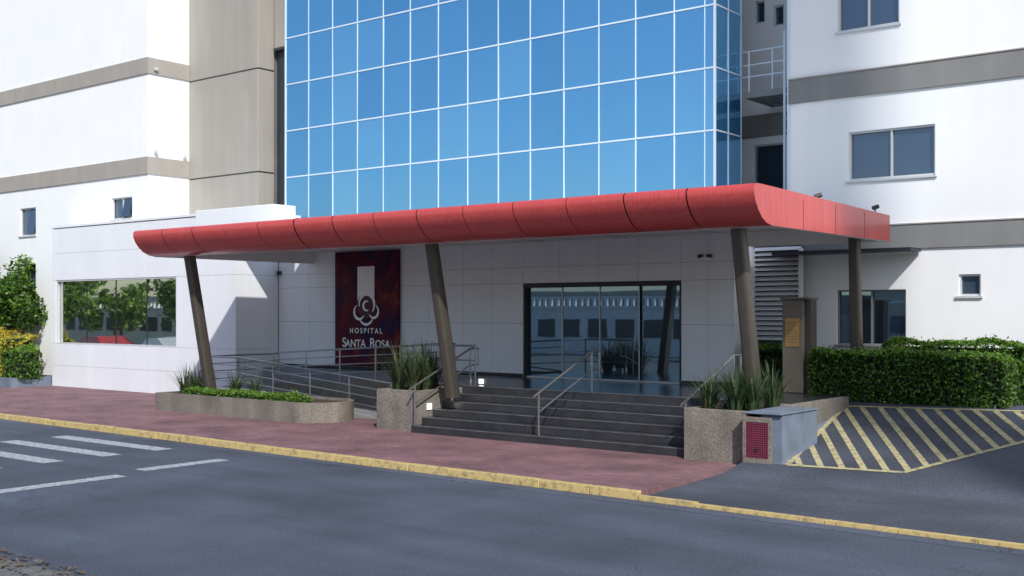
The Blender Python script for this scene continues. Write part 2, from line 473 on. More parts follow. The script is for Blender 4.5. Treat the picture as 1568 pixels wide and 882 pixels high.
leaf_mesh("fallen_leaves", pts, .03, [M['bark'], leafmat("dry_leaf_b", (.25, .17, .07)), leafmat("dry_leaf_c", (.28, .25, .12))], None, ups=5)

# ------------------------------------------------------------------ left building
lb = root("left_wing_building")
wins = [(-36.75, -35.45, 6.2, 6.97), (-43.2, -42.0, 5.87, 6.96), (-43.1, -42.0, 3.7, 4.75), (-49.5, -48.2, 5.9, 6.96), (-55, -53.7, 5.9, 6.96)]
wall_holes("front_wall", -62, -34.5, 0, 18, 23.1, .14, wins, M['white'], lb)
mesh("side_wall", [(-34.5, 23.701, 0), (-34.5, 30, 0), (-34.5, 30, 18), (-34.5, 23.701, 18)], [(0, 1, 2, 3)], M['white'], lb)
box("roof", -62, -34.51, 23.71, 32, 17.5, 17.9, M['white'], lb)
for k, w in enumerate(wins):
    window(lb, *w, 23.1, 2 if k != 1 else 1)
mesh("open_sash", [(-42.6, 23.06, 6.0), (-42.05, 23.06, 6.0), (-42.05, 23.2, 6.9), (-42.6, 23.2, 6.9)], [(0, 1, 2, 3)], M['winglass'], lb)
mesh("open_sash_b", [(-36.0, 23.0, 6.26), (-35.5, 23.0, 6.26), (-35.5, 23.17, 6.9), (-36.0, 23.17, 6.9)], [(0, 1, 2, 3)], M['winglass'], lb)
bl = []
for z0, z1 in ((11.22, 11.78), (7.70, 8.30)):
    bl += [(-62, -34.45, 23.05, 23.098, z0, z1), (-34.497, -34.45, 23.1, 24.79, z0, z1)]
boxes("facade_bands", bl, M['band'], lb)
for (x, y, z) in ((-34.43, 23.3, 11.35), (-34.43, 23.3, 8.45), (-34.43, 24.5, 8.4)):
    box("wall_fitting", x, x+.08, y, y+.12, z, z+.1, M['alu'], lb)

bs = root("beige_stair_tower")
box("shaft_core", -34.4, -30.7, 24.85, 30, 0, 19.9, M['gap'], bs)
for z0, z1 in ((0, 4.1), (4.14, 7.62), (7.67, 11.15), (11.2, 14.7), (14.74, 20)):
    box("shaft_panel", -34.49, -30.62, 24.8, 25.5, z0, z1, M['beige'], bs, .012)
box("upper_return_wall", -30.6, -29.46, 25.5, 26, 11.9, 20, M['beige'], bs)
box("dark_recess_panel", -30.6, -29.46, 25.62, 26, 0, 11.88, M['dark'], bs)
box("recess_lintel", -30.58, -29.5, 25.44, 25.62, 11.86, 11.95, M['dark'], bs)

blk = root("low_block_building")
WX0, WX1, WZ0, WZ1 = -38.95, -31.56, 1.69, 4.02
wall_holes("core_wall", -39.2, -28.5, 0, 5.9, 22.24, .14, [(WX0, WX1, WZ0, WZ1)], M['gap'], blk)
xs = [-39.2, WX0]+lin(WX0, WX1, 6)[1:]+[-30.0, -28.5]
zs = [.13, .9, WZ0, WZ1, 5.0, 5.92]
panel_grid("facade_panels", xs, zs, 22.24, M['panel'], blk, .04, .004, skip=lambda x, z: WX0 < x < WX1 and WZ0 < z < WZ1)
panel_grid("return_panels", [22.2, 23.88], zs, -28.5, M['panel'], blk, .03, .004, axis='y')
box("roof_slab", -39.25, -28.42, 22.17, 24.78, 5.94, 6.02, M['panel'], blk)
box("parapet_upstand", -30.4, -26.6, 22.1, 23.0, 5.06, 6.1, M['panel'], blk, .02)
box("left_end_wall", -39.2, -39.0, 22.25, 24.8, 0, 5.93, M['panel'], blk)
gx = lin(WX0, WX1, 4)
for i in range(4):
    j = random.uniform(-.003, .003)
    mesh("picture_window_glass", [(gx[i], 22.34+j, WZ0), (gx[i+1], 22.34-j, WZ0), (gx[i+1], 22.34-j, WZ1), (gx[i], 22.34+j, WZ1)], [(0, 1, 2, 3)], M['bigglass'], blk)
w = .05
boxes("picture_window_frame", [(WX0, WX1, 22.22, 22.33, WZ0, WZ0+w), (WX0, WX1, 22.22, 22.33, WZ1-w, WZ1),
      (WX0, WX0+w, 22.22, 22.33, WZ0+w, WZ1-w), (WX1-w, WX1, 22.22, 22.33, WZ0+w, WZ1-w)], M['alu'], blk)
boxes("glass_joints", [(x-.008, x+.008, 22.32, 22.334, WZ0+w, WZ1-w) for x in gx[1:-1]], M['black'], blk)

# ------------------------------------------------------------------ glass tower
gt = root("glass_tower_building")
GX0, GX1, GY = -29.42, -13.35, 25.0
box("tower_core", GX0+.05, GX1-.05, GY+.06, 26.38, 4.9, 24, M['dark'], gt)
box("tower_rear", GX0, -17.5, 26.4, 36, 0, 24, M['white'], gt)
zs = [7.36-1.555*1]+[7.36+1.555*i for i in range(0, 11)]
xs = lin(GX0, GX1, 14)
V, F, I = [], [], []
def gp(p00, p10, p11, p01, nrm):
    a, b2 = random.uniform(-.006, .006), random.uniform(-.006, .006); b = len(V)
    for (p, u, v) in ((p00, -1, -1), (p10, 1, -1), (p11, 1, 1), (p01, -1, 1)):
        V.append(Vector(p)+nrm*(a*u+b2*v))
    F.append((b, b+1, b+2, b+3)); I.append(random.choices((0, 1, 2), (.6, .2, .2))[0])
for i in range(14):
    for j in range(len(zs)-1):
        gp((xs[i], GY, zs[j]), (xs[i+1], GY, zs[j]), (xs[i+1], GY, zs[j+1]), (xs[i], GY, zs[j+1]), Vector((0, 1, 0)))
for ya, yb in ((GY, GY+.7), (GY+.7, GY+1.4)):
    for j in range(len(zs)-1):
        gp((GX1, ya, zs[j]), (GX1, yb, zs[j]), (GX1, yb, zs[j+1]), (GX1, ya, zs[j+1]), Vector((1, 0, 0)))
mesh("glass_panels", V, F, TG, gt, I)
L = []
for x in xs[1:-1]: L.append((x-.014, x+.014, GY-.014, GY+.01, zs[0], zs[-1]))
for x in (xs[0], xs[-1]): L.append((x-.03, x+.03, GY-.022, GY+.012, zs[0], zs[-1]))
L.append((GX1-.28-.010, GX1-.28+.010, GY-.013, GY+.01, zs[0], zs[-1]))
for y in (GY+.7, GY+1.4): L.append((GX1-.01, GX1+.016, y-.014, y+.014, zs[0], zs[-1]))
boxes("vertical_mullions", L, M['mull'], gt)
L = []
for z in zs: L += [(xs[0], xs[-1], GY-.024, GY+.008, z-.019, z+.019), (GX1-.008, GX1+.024, GY+.02, GY+1.4, z-.017, z+.017)]
boxes("horizontal_mullions", L, M['mull'], gt)

# ------------------------------------------------------------------ recess + fire escape
rc = root("rear_service_building")
wall_holes("rear_wall", -18, -10.8, 0, 22, 28.2, .14, [(-13.85, -13.55, 10.7, 11.3), (-13.3, -13.0, 10.55, 11.1), (-13.9, -13.0, 5.2, 7.4)], M['white'], rc)
window(rc, -13.85, -13.55, 10.7, 11.3, 28.2, 1, sill=False); window(rc, -13.3, -13.0, 10.55, 11.1, 28.2, 1, sill=False)
window(rc, -13.9, -13.0, 5.2, 7.4, 28.2, 1, sill=False)
box("dark_band", -18, -10.8, 28.15, 28.198, 7.6, 8.2, M['bandg'], rc)
fe = root("fire_escape_platform")
boxes("platform_frame", [(-13.3, -11.5, 26.5, 26.6, 8.35, 8.5), (-13.3, -11.5, 28.0, 28.1, 8.35, 8.5), (-13.3, -13.2, 26.6, 28.0, 8.35, 8.5), (-11.6, -11.5, 26.6, 28.0, 8.35, 8.5)]
      + [(-13.2+i*.2, -13.16+i*.2, 26.6, 28.0, 8.38, 8.46) for i in range(8)] + [(-13.2, -11.6, 26.6+.14*i, 26.62+.14*i, 8.465, 8.49) for i in range(1, 10)], M['bandg'], fe)
sg = []
for z in (8.9, 9.2, 9.55): sg.append(((-14.0, 26.55, z), (-12.0, 26.55, z), .02))
for x in (-13.9, -13.2, -12.55, -12.0): sg.append(((x, 26.55, 8.4), (x, 26.55, 9.55), .022))
for x in (-12.15, -11.85): sg.append(((x, 26.4, 4.5), (x, 26.4, 9.9), .035))
for i in range(17): sg.append(((-12.15, 26.4, 4.7+i*.3), (-11.85, 26.4, 4.7+i*.3), .014))
tubes("railing_and_ladder", sg, M['mull'], fe)

# ------------------------------------------------------------------ right building
rb = root("right_wing_building")
RY = 25.2
w1, w2, w3, w4 = (-10.02, -8.06, 5.87, 6.99), (-10.28, -8.85, 9.33, 10.45), (-10.3, -8.70, 2.1, 3.36), (-7.56, -7.10, 3.2, 3.67)
w6 = (-3.5, -1.6, 5.87, 6.99)
wall_holes("front_wall", -11.45, 22, 0, 20, RY, .16, [w1, w2, w3, w4, w6], M['white'], rb)
for w_, n_ in ((w1, 2), (w2, 2), (w4, 1), (w6, 2)): window(rb, *w_, RY, n_, w=.045)
window(rb, *w3, RY, 2, w=.035, fm=M['bandg'], m=M['doorglass'])
boxes("facade_bands", [(-11.48, 22, RY-.05, RY-.002, 7.80, 8.36), (-11.48, 22, RY-.05, RY-.002, 4.27, 4.80), (-11.48, 22, RY-.05, RY-.002, 11.3, 11.86)], M['bandg'], rb)
boxes("band_drip", [(-11.48, 22, RY-.07, RY-.002, 8.362, 8.39), (-11.48, 22, RY-.07, RY-.002, 4.802, 4.83)], M['band'], rb)
box("entrance_ledge", -11.6, -8.35, RY-.7, RY-.06, 4.18, 4.26, M['dark'], rb)
box("left_corner_strip", -11.52, -11.45, RY-.03, RY+2.5, 0, 20, M['mull'], rb)
box("roof", -11.4, 22, RY+.7, RY+10, 19.5, 19.9, M['white'], rb)

# ------------------------------------------------------------------ entrance hall block
eh = root("entrance_hall_building")
EY = 23.94
DX0, DX1, DZ0, DZ1 = -18.5, -13.67, 1.1, 3.62
wall_holes("core_wall", -28.5, -12.3, 0, 4.88, EY, .3, [(DX0, DX1, DZ0, DZ1)], M['gap'], eh)
xs = [-28.47, -27.0, -25.9, -24.6, -23.3, -21.9, -20.6, -19.55, DX0, -17.29, -16.08, -14.88, DX1, -12.95, -12.3]
zs = [1.1, 2.55, DZ1, 4.05, 4.86]
panel_grid("wall_panels", xs, zs, EY, M['panel'], eh, .04, .004, skip=lambda x, z: DX0 < x < DX1 and z < DZ1)
panel_grid("side_panels", [EY-.04, 24.9], zs, -12.3, M['panel'], eh, .03, .004, axis='y')
box("base_skirting", -28.47, DX0, EY-.05, EY-.041, 1.1, 1.2, M['granite'], eh)
box("base_skirting_right", DX1, -12.3, EY-.05, EY-.041, 1.1, 1.2, M['granite'], eh)
box("roof_slab", -28.4, -12.3, 24.1, 24.95, 4.9, 5.0, M['concrete'], eh)
boxes("door_frame", [(DX0, DX1, EY-.02, EY+.16, DZ1-.12, DZ1), (DX0, DX0+.06, EY-.02, EY+.16, DZ0, DZ1-.12), (DX1-.06, DX1, EY-.02, EY+.16, DZ0, DZ1-.12)], M['black'], eh)
dxs = lin(DX0+.06, DX1-.06, 4)
for i in range(4):
    o_ = EY+.06+(.05 if i in (0, 3) else 0)
    box("glass_leaf", dxs[i], dxs[i+1], o_, o_+.012, DZ0+.05, DZ1-.12, M['doorglass'], eh)
boxes("leaf_stiles", [(x-.010, x+.010, EY+.03, EY+.058, DZ0, DZ1-.12) for x in dxs[1:-1]]+[(DX0+.06, DX1-.06, EY+.03, EY+.10, DZ0+.002, DZ0+.048)], M['alu'], eh)
boxes("emergency_light", [(-13.1, -12.85, EY-.14, EY-.04, 4.1, 4.16)], M['signwhite'], eh)
tubes("emergency_heads", [((-13.1, EY-.2, 4.18), (-13.1, EY-.06, 4.18), .045), ((-12.86, EY-.2, 4.18), (-12.86, EY-.06, 4.18), .045)], M['black'], eh)
box("wall_sconce", -28.42, -28.32, EY-.16, EY-.04, 4.05, 4.17, M['dark'], eh)

lv = root("louvre_screen")
box("louvre_back", -12.25, -11.1, 24.98, 25.1, 1.1, 4.5, M['dark'], lv)
V, F = [], []
for i in range(19):
    z = 2.2+i*.118; b = len(V)
    V += [(-12.25, 24.86, z), (-11.05, 24.86, z), (-11.05, 24.96, z+.075), (-12.25, 24.96, z+.075), (-12.25, 24.86, z-.012), (-11.05, 24.86, z-.012)]
    F += [(b, b+1, b+2, b+3), (b, b+4, b+5, b+1)]
mesh("slats", V, F, M['panel'], lv)
boxes("louvre_frame", [(-11.08, -11.02, 24.82, 24.97, 1.1, 4.35), (-12.27, -12.22, 24.82, 24.9, 2.1, 4.35)], M['panel'], lv)

# ------------------------------------------------------------------ canopy
cn = root("entrance_canopy")
prof = [(17.78, 5.06), (17.64, 5.05), (17.585, 4.99), (17.59, 4.88), (17.65, 4.74), (17.75, 4.61), (17.90, 4.48), (18.08, 4.40), (18.30, 4.365)]
CX0, CX1, CY1 = -26.95, -8.65, 24.05
N_ = 14
cx = lin(CX0, CX1, N_)
for i in range(N_):
    V, F = [], []
    a, b_ = cx[i]+(.010 if i else 0), cx[i+1]-(.010 if i < N_-1 else 0)
    off = random.uniform(-.009, .009); of2 = off+random.uniform(-.006, .006)
    for (y, z) in prof: V += [(a, y+off, z), (b_, y+of2, z)]
    F = [(2*k, 2*k+1, 2*k+3, 2*k+2) for k in range(len(prof)-1)]
    mesh("fascia_segment", V, F, M['red'], cn, smooth=True)
V = []
for (y, z) in prof:
    for xx in (CX0+.03, CX1-.03): V.append((xx, y+.05, z+(.03 if z < 4.5 else -.02)))
mesh("fascia_backing", V, [(2*k, 2*k+1, 2*k+3, 2*k+2) for k in range(len(prof)-1)], M['dark'], cn)
for xx, nm in ((CX0, "end_fascia_left"), (CX1, "end_fascia_right")):
    pl = [(y, z) for y, z in prof]+[(CY1, 4.37), (CY1, 4.93)]
    mesh(nm, [(xx, y, z) for y, z in pl], [tuple(range(len(pl)))], M['red'], cn)
boxes("end_joints", [(CX1-.001, CX1+.004, y-.004, y+.004, 4.38, 4.92) for y in (19.6, 21.1, 22.6)], M['pinkd'], cn)
mesh("roof_sheet", [(CX0, 17.78, 5.058), (CX1, 17.78, 5.058), (CX1, CY1, 4.93), (CX0, CY1, 4.93)], [(0, 1, 2, 3)], M['ceil'], cn)
SZ = 4.72
mesh("soffit", [(CX0+.15, 18.45, SZ), (CX1-.15, 18.45, SZ), (CX1-.15, 23.88, SZ), (CX0+.15, 23.88, SZ)], [(0, 1, 2, 3)], M['ceil'], cn)
boxes("soffit_lip", [(CX0+.01, CX1-.01, 18.30, 18.45, 4.366, 4.9), (CX0+.01, CX0+.15, 18.45, CY1, 4.366, 4.85), (CX1-.15, CX1-.01, 18.45, CY1, 4.366, 4.85)], M['ceil'], cn)
boxes("soffit_joints", [(x-.006, x+.006, 18.46, 23.87, SZ-.008, SZ-.003) for x in cx[1:-1:2]]+[(CX0+.2, CX1-.2, y-.006, y+.006, SZ-.007, SZ-.004) for y in (20.1, 22)], M['gap'], cn)
box("rear_edge_beam", -12.2, CX1-.15, 23.9, 24.04, 4.37, 4.9, M['ceil'], cn)
def disc(V, F, c, r, n=20):
    b = len(V); V += [(c[0]+math.cos(6.2832*i/n)*r, c[1]+math.sin(6.2832*i/n)*r, c[2]) for i in range(n)]; F.append(tuple(range(b, b+n)))
V, F, V2, F2 = [], [], [], []
for c in ((-19.2, 22.3), (-13.3, 22.3), (-10.6, 21.6), (-9.4, 22.6), (-24, 22.3)):
    disc(V, F, (c[0], c[1], SZ-.013), .17); disc(V2, F2, (c[0], c[1], SZ-.01), .21)
mesh("downlight_lenses", V, F, M['dl'], cn); mesh("downlight_rims", V2, F2, M['alu'], cn)
def column(name, x, yt, yb, zb, ztop=4.70, w=.25, d_=.15):
    V, F = [], []
    ring = 16
    for s in (0, 1):
        y = yb+(yt-yb)*s; z = zb+(ztop-zb)*s; k = .93+.1*(1-s)
        for i in range(ring):
            t = 6.2832*(i+.5)/ring; cx_, cy_ = math.cos(t), math.sin(t)
            e = .45
            V.append((x+math.copysign(abs(cx_)**e, cx_)*w/2*k, y+math.copysign(abs(cy_)**e, cy_)*(d_)*k, z))
    F = [(i, (i+1) % ring, ring+(i+1) % ring, ring+i) for i in range(ring)]
    mesh(name, V, F, M['bronze'], cn, smooth=True)
column("column_a", -9.50, 18.62, 19.42, .9)
column("column_b", -17.05, 18.62, 19.42, .9)
column("column_c", -25.95, 18.62, 19.42, .4)
column("column_d", -9.2, 23.45, 23.65, .9, w=.24, d_=.12)
for (x, y) in ((-8.8, 20.6), (-8.8, 23.6)):
    fx = root("roof_spotlight")
    tubes("bracket", [((x, y, 4.92), (x, y, 5.06), .015)], M['black'], fx)
    tubes("lamp_body", [((x-.04, y-.04, 5.06), (x+.05, y+.05, 5.10), .045)], M['black'], fx, 12)

# ------------------------------------------------------------------ entrance stairs & landing
st = root("entrance_steps")
SX0, SX1 = -17.6, -10.45
box("landing", -19.0, -9.05, 20.4, 23.895, 0, 1.1, M['granite'], st, .01)
rise = .97/6
for i in range(5):
    y0 = 18.6+.36*i
    box("step", SX0, SX1, y0, 20.398, .13+rise*i+(0 if i else -.1), .13+rise*(i+1), M['granite'], st, .008)
boxes("nosings", [(SX0+.01, SX1-.01, 18.6+.36*i-.006, 18.6+.36*i+.02, .13+rise*(i+1)-.014, .13+rise*(i+1)+.003) for i in range(6)], M['nose'], st)
box("side_forecourt", -12.3, -9.05, 23.9, 25.19, 0, 1.085, M['granite'], st)
def planter(name, x0, x1, y0, y1, z1, t=.13):
    r = root(name)
    boxes("walls", [(x0, x1, y0, y0+t, 0, z1), (x0, x1, y1-t, y1, 0, z1), (x0, x0+t, y0+t, y1-t, 0, z1), (x1-t, x1, y0+t, y1-t, 0, z1)], M['agg'], r, .01)
    box("soil", x0+t, x1-t, y0+t, y1-t, 0, z1-.08, M['soil'], r)
    return r
planter("stair_planter", -18.85, -17.61, 18.75, 20.39, 1.06)
planter("stair_planter", -10.44, -9.06, 18.35, 20.39, 1.08)
rbp = root("curved_planter_bed")
def bedpts(inset):
    P = [(-27.2+inset, 18.45+inset)]
    cxr, cyr, rr = -21.6, 19.35, .9-inset
    P += [(cxr+math.sin(a)*rr*1.1, cyr-math.cos(a)*rr) for a in [math.pi*i/16 for i in range(17)]]
    P += [(-27.2+inset, 20.25-inset)]
    return P
po, pi_ = bedpts(0), bedpts(.13)
n = len(po); V = []; F = []
for P_, z in ((po, 0), (po, .62), (pi_, .62), (pi_, 0)): V += [(p[0], p[1], z) for p in P_]
for k in range(3):
    for i in range(n): F.append((k*n+i, k*n+(i+1) % n, (k+1)*n+(i+1) % n, (k+1)*n+i))
mesh("bed_wall", V, F, M['agg'], rbp)
mesh("bed_soil", [(p[0], p[1], .56) for p in pi_], [tuple(range(n))], M['soil'], rbp)
ub = root("utility_cabinet")
box("cabinet_body", -8.78, -8.38, 18.12, 19.6, .0, 1.06, M['bluegrey'], ub, .01)
box("cabinet_left", -9.05, -8.785, 18.5, 19.6, 0, 1.05, M['agg'], ub)
boxes("surround", [(-9.1, -9.04, 18.06, 18.34, .05, 1.07), (-8.62, -8.56, 18.06, 18.11, .1, 1.02), (-9.04, -8.62, 18.06, 18.11, .1, .3), (-9.04, -8.62, 18.06, 18.11, .93, 1.02)], M['agg'], ub)
box("panel_backing", -9.04, -8.62, 18.085, 18.115, .3, .93, M['pinkd'], ub)
sg = []
for i in range(11): sg.append((-9.04+.04*i, -9.025+.04*i, 18.07, 18.082, .3, .93))
for i in range(16): sg.append((-9.04, -8.62, 18.066, 18.0795, .3+.04*i, .315+.04*i))
boxes("lattice", sg, M['pink'], ub)
tubes("panel_lock", [((-8.85, 18.05, .45), (-8.85, 18.08, .45), .03)], M['black'], ub, 12)
box("yellow_footing", -9.05, -8.6, 18.04, 18.11, .1, .2, M['ywear'], ub)
box("cap", -9.1, -8.36, 18.05, 19.62, 1.072, 1.10, M['bluegrey'], ub, .008)
box("edge_upstand_wall", -9.05, -8.9, 19.65, 22.4, 0, 1.12, M['agg'], root("side_upstand"), .01)

# ------------------------------------------------------------------ ramp + rails
rp = root("access_ramp")
def slab(name, x0, z0, x1, z1, y0, y1, m):
    V = [(x0, y0, 0), (x1, y0, 0), (x1, y1, 0), (x0, y1, 0), (x0, y0, z0), (x1, y0, z1), (x1, y1, z1), (x0, y1, z0)]
    return mesh(name, V, BF, m, rp)
slab("lower_ramp", -26, .64, -19.9, .135, 20.3, 21.55, M['concrete'])
slab("turning_landing", -27.6, .64, -26.001, .64, 20.3, 23.2, M['concrete'])
slab("upper_ramp", -26, .64, -19.001, 1.1, 21.75, 23.2, M['concrete'])
slab("divider", -26, .75, -19.001, 1.15, 21.56, 21.74, M['agg'])
slab("rear_kerb", -28.4, 1.1, -19.001, 1.1, 23.21, 23.88, M['concrete'])
def railing(name, pts, posts, h=.9, lows=(.3, .6), r=.021):
    rr = root(name); sg = []
    for a, b in zip(pts[:-1], pts[1:]):
        a, b = Vector(a), Vector(b)
        sg.append((a+Vector((0, 0, h)), b+Vector((0, 0, h)), r*1.15))
        for l in lows: sg.append((a+Vector((0, 0, l)), b+Vector((0, 0, l)), r*.7))
        n_ = max(1, round((b-a).length/posts))
        for i in range(n_+1):
            p = a+(b-a)*i/n_; sg.append((p-Vector((0, 0, .05)), p+Vector((0, 0, h)), r))
    tubes("rail_tubes", sg, M['steel'], rr); return rr
railing("ramp_railing", [(-27.5, 20.36, .64), (-26, 20.36, .64), (-19.95, 20.36, .14)], 1.5, .92, (.25, .48, .7))
railing("ramp_railing", [(-26, 21.65, .76), (-19.0, 21.65, 1.15)], 1.5, .9, (.25, .48, .7))
railing("ramp_railing", [(-27.5, 20.4, .64), (-27.5, 23.1, .64)], 1.4, .92, (.25, .48, .7))
railing("landing_railing", [(-18.95, 21.65, 1.1), (-18.95, 20.5, 1.1), (-17.3, 20.5, 1.1)], 1.3, .95, (.3, .6))
def hand(name, x):
    rr = root(name)
    a, b = Vector((x, 18.62, .3)), Vector((x, 20.55, 1.1)); up = Vector((0, 0, .88))
    sg = [(a+up+Vector((0, -.18, -.07)), b+up, .024), (a, a+up, .022), (b, b+up, .022), (a+up*.55, b+up*.55, .016)]
    sg.append((b+up, b+up+Vector((0, .3, 0)), .024)); sg.append((b+up+Vector((0, .3, 0)), b+up*.55+Vector((0, .3, 0)), .02)); sg.append((b+up*.55, b+up*.55+Vector((0, .3, 0)), .016))
    tubes("rail_tubes", sg, M['steel'], rr)
hand("stair_handrail", -17.5); hand("stair_handrail", -14.0); hand("stair_handrail", -10.55)
for (x, y, z) in ((-17.6, 19.2, .68), (-17.45, 20.9, 1.1)):
    sl = root("step_light")
    if z < 1:
        box("housing", x-.005, x+.015, y-.09, y+.09, z-.08, z+.08, M['alu'], sl); box("lens", x+.016, x+.02, y-.07, y+.07, z-.06, z+.06, M['lamp'], sl)
    else:
        box("housing", x-.09, x+.09, y, y+.1, z, z+.16, M['alu'], sl); box("lens", x-.07, x+.07, y-.006, y-.001, z+.03, z+.13, M['lamp'], sl)

# ------------------------------------------------------------------ banner
bn = root("hospital_banner_sign")
m, nt, b = nodes_of("banner_print"); Nn, Ln = nt.nodes, nt.links
tc = Nn.new("ShaderNodeTexCoord"); nz = Nn.new("ShaderNodeTexNoise"); nz.inputs["Scale"].default_value = 1.1; nz.inputs["Detail"].default_value = 5; nz.inputs["Distortion"].default_value = 1.6
Ln.new(tc.outputs["Object"], nz.inputs["Vector"]); cr = Nn.new("ShaderNodeValToRGB"); Ln.new(nz.outputs["Fac"], cr.inputs[0])
el = cr.color_ramp.elements; el[0].position = .3; el[0].color = (.012, .006, .03, 1); el[1].position = .82; el[1].color = (.35, .09, .03, 1)
for p, c in ((.43, (.035, .006, .04, 1)), (.53, (.07, .005, .018, 1)), (.64, (.13, .010, .018, 1))):
    e = el.new(p); e.color = c
Ln.new(cr.outputs[0], b.inputs["Base Color"]); b.inputs["Roughness"].default_value = .6; b.inputs["Specular IOR Level"].default_value = .2
BX0, BX1, BZ0, BZ1, BY = -25.72, -23.02, 1.22, 4.68, 23.80
box("board", BX0, BX1, BY, BY+.08, BZ0, BZ1, m, bn, .006)
cxb = (BX0+BX1)/2
boxes("door_motif", [(cxb-.36, cxb+.36, BY-.006, BY-.001, 3.20, 4.22)], M['signwhite'], bn)
def ribbon(cx_, cz_, r, w, a0, a1, n=28, sx=1.0):
    V, F = [], []
    for i in range(n+1):
        s = i/n; a = math.radians(a0+(a1-a0)*s); ww = w*math.sin(math.pi*min(max(s, .06), .94))**.6
        for q in (-ww/2, ww/2): V.append((cx_+math.cos(a)*(r+q)*sx, BY-.012, cz_+math.sin(a)*(r+q)))
    F = [(2*i, 2*i+1, 2*i+3, 2*i+2) for i in range(n)]
    return V, F
VV, FF = [], []
for kk, args in enumerate(((cxb+.04, 3.02, .32, .12, -40, 190), (cxb+.04, 2.98, .14, .08, 60, 300), (cxb-.27, 2.80, .22, .09, 120, 330),
             (cxb+.33, 2.82, .20, .08, -150, 60), (cxb+.02, 2.72, .30, .08, 200, 340))):
    v, f = ribbon(*args); b0 = len(VV); VV += [(p[0], p[1]-.001*kk, p[2]+.06) for p in v]; FF += [tuple(b0+i for i in q) for q in f]
mesh("logo_swirl", VV, FF, M['signwhite'], bn)
V = []
for i in range(30):
    a = 6.2832*i/30; V.append((cxb+.04+math.cos(a)*.42, BY-.009, 3.05+math.sin(a)*.38))
mesh("logo_backing_disc", V, [tuple(range(30))], mat("logo_maroon", (.07, .006, .02), .6), bn)  # plain maroon disc behind the white swirl
def text(body, x, z, size, name, sp=1.0):
    c = bpy.data.curves.new(name, 'FONT'); c.body = body; c.size = size; c.align_x = 'CENTER'; c.space_character = sp
    c.extrude = .002; c.offset = .004; c.materials.append(M['signwhite'])
    o = bpy.data.objects.new(name, c); o.location = (x, BY-.008, z); o.rotation_euler = (math.pi/2, 0, 0); COL.objects.link(o); o.parent = bn
    return o
text("HOSPITAL", cxb, 2.22, .22, "hospital_lettering", 1.5)
text("S", cxb-.93, 1.80, .40, "name_lettering_s"); text("ANTA", cxb-.44, 1.80, .32, "name_lettering_anta", 1.0)
text("R", cxb+.28, 1.80, .40, "name_lettering_r"); text("OSA", cxb+.70, 1.80, .32, "name_lettering_osa", 1.0)

tt = root("memorial_totem_sign")
box("totem_body", -10.62, -10.14, 22.95, 23.25, 1.1, 3.12, M['brown'], tt, .02)
box("totem_cap", -10.66, -9.98, 22.9, 23.4, 3.122, 3.17, M['brown'], tt, .01)
box("totem_wing", -10.13, -10.0, 23.05, 23.35, 1.1, 3.12, M['bronze'], tt)
box("plaque", -10.54, -10.22, 22.935, 22.948, 2.1, 2.72, M['gold'], tt)
boxes("plaque_text_lines", [(-10.50, -10.26-(i % 3)*.03, 22.93, 22.934, 2.62-i*.06, 2.635-i*.06) for i in range(8)], M['brown'], tt)

# ------------------------------------------------------------------ vegetation
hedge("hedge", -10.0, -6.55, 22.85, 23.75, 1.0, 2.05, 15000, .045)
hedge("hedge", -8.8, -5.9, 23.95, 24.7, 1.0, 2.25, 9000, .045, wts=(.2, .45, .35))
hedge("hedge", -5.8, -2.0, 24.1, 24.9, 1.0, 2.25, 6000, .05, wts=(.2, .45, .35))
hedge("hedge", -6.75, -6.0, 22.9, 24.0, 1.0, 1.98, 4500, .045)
hedge("low_box_hedge", -26.2, -21.3, 18.62, 19.0, .56, .78, 6000, .035, wts=(.2, .5, .3), amp=.04)
hedge("shrub", -11.9, -10.9, 23.7, 24.4, 1.08, 2.1, 3000, .05, wts=(.6, .35, .05))
spiky("spiky_lily_plant", [(-18.55, 19.2, .98), (-18.0, 19.1, .98), (-18.1, 19.85, .98), (-18.5, 20.0, .98), (-17.95, 19.5, .98), (-18.3, 19.55, .98)], 110, 1.25)
spiky("spiky_lily_plant", [(-10.15, 18.8, 1.0), (-9.6, 18.75, 1.0), (-9.8, 19.3, 1.0), (-9.35, 19.0, 1.0), (-10.1, 19.8, 1), (-9.4, 19.9, 1)], 110, .95)
spiky("spiky_lily_plant", [(-26.6, 19.0, .56), (-26.9, 19.6, .56), (-26.2, 19.4, .56)], 70, 1.0)
spiky("spiky_lily_plant", [(-25.3, 19.7, .56), (-24.7, 19.9, .56)], 50, .7)
lg = root("garden_bed_wall")
boxes("bed_wall", [(-52, -39.25, 20.6, 20.75, 0, .48), (-39.4, -39.25, 20.75, 23.0, 0, .48)], M['bluegrey'], lg)
box("bed_soil", -52, -39.4, 20.75, 23.08, 0, .42, M['soil'], lg)
hedge("yellow_shrub", -43.2, -40.3, 20.95, 22.2, .42, 2.0, 5000, .075, mats=LY, wts=(.35, .45, .2), amp=.3)
hedge("green_shrub", -40.4, -39.1, 20.9, 21.8, .42, 1.5, 2500, .06, wts=(.2, .5, .3), amp=.15)
hedge("green_shrub", -46.5, -43.3, 20.9, 22.2, .42, 1.2, 3000, .06, amp=.15)
tree("tree", -42.5, 21.9, .42, 4.1, 1.9, 2.0, 15000, .10, wts=(.15, .45, .4), ncl=80)
tree("tree", -46.5, 21.7, .42, 5.0, 2.0, 2.6, 6000, .12, ncl=50)

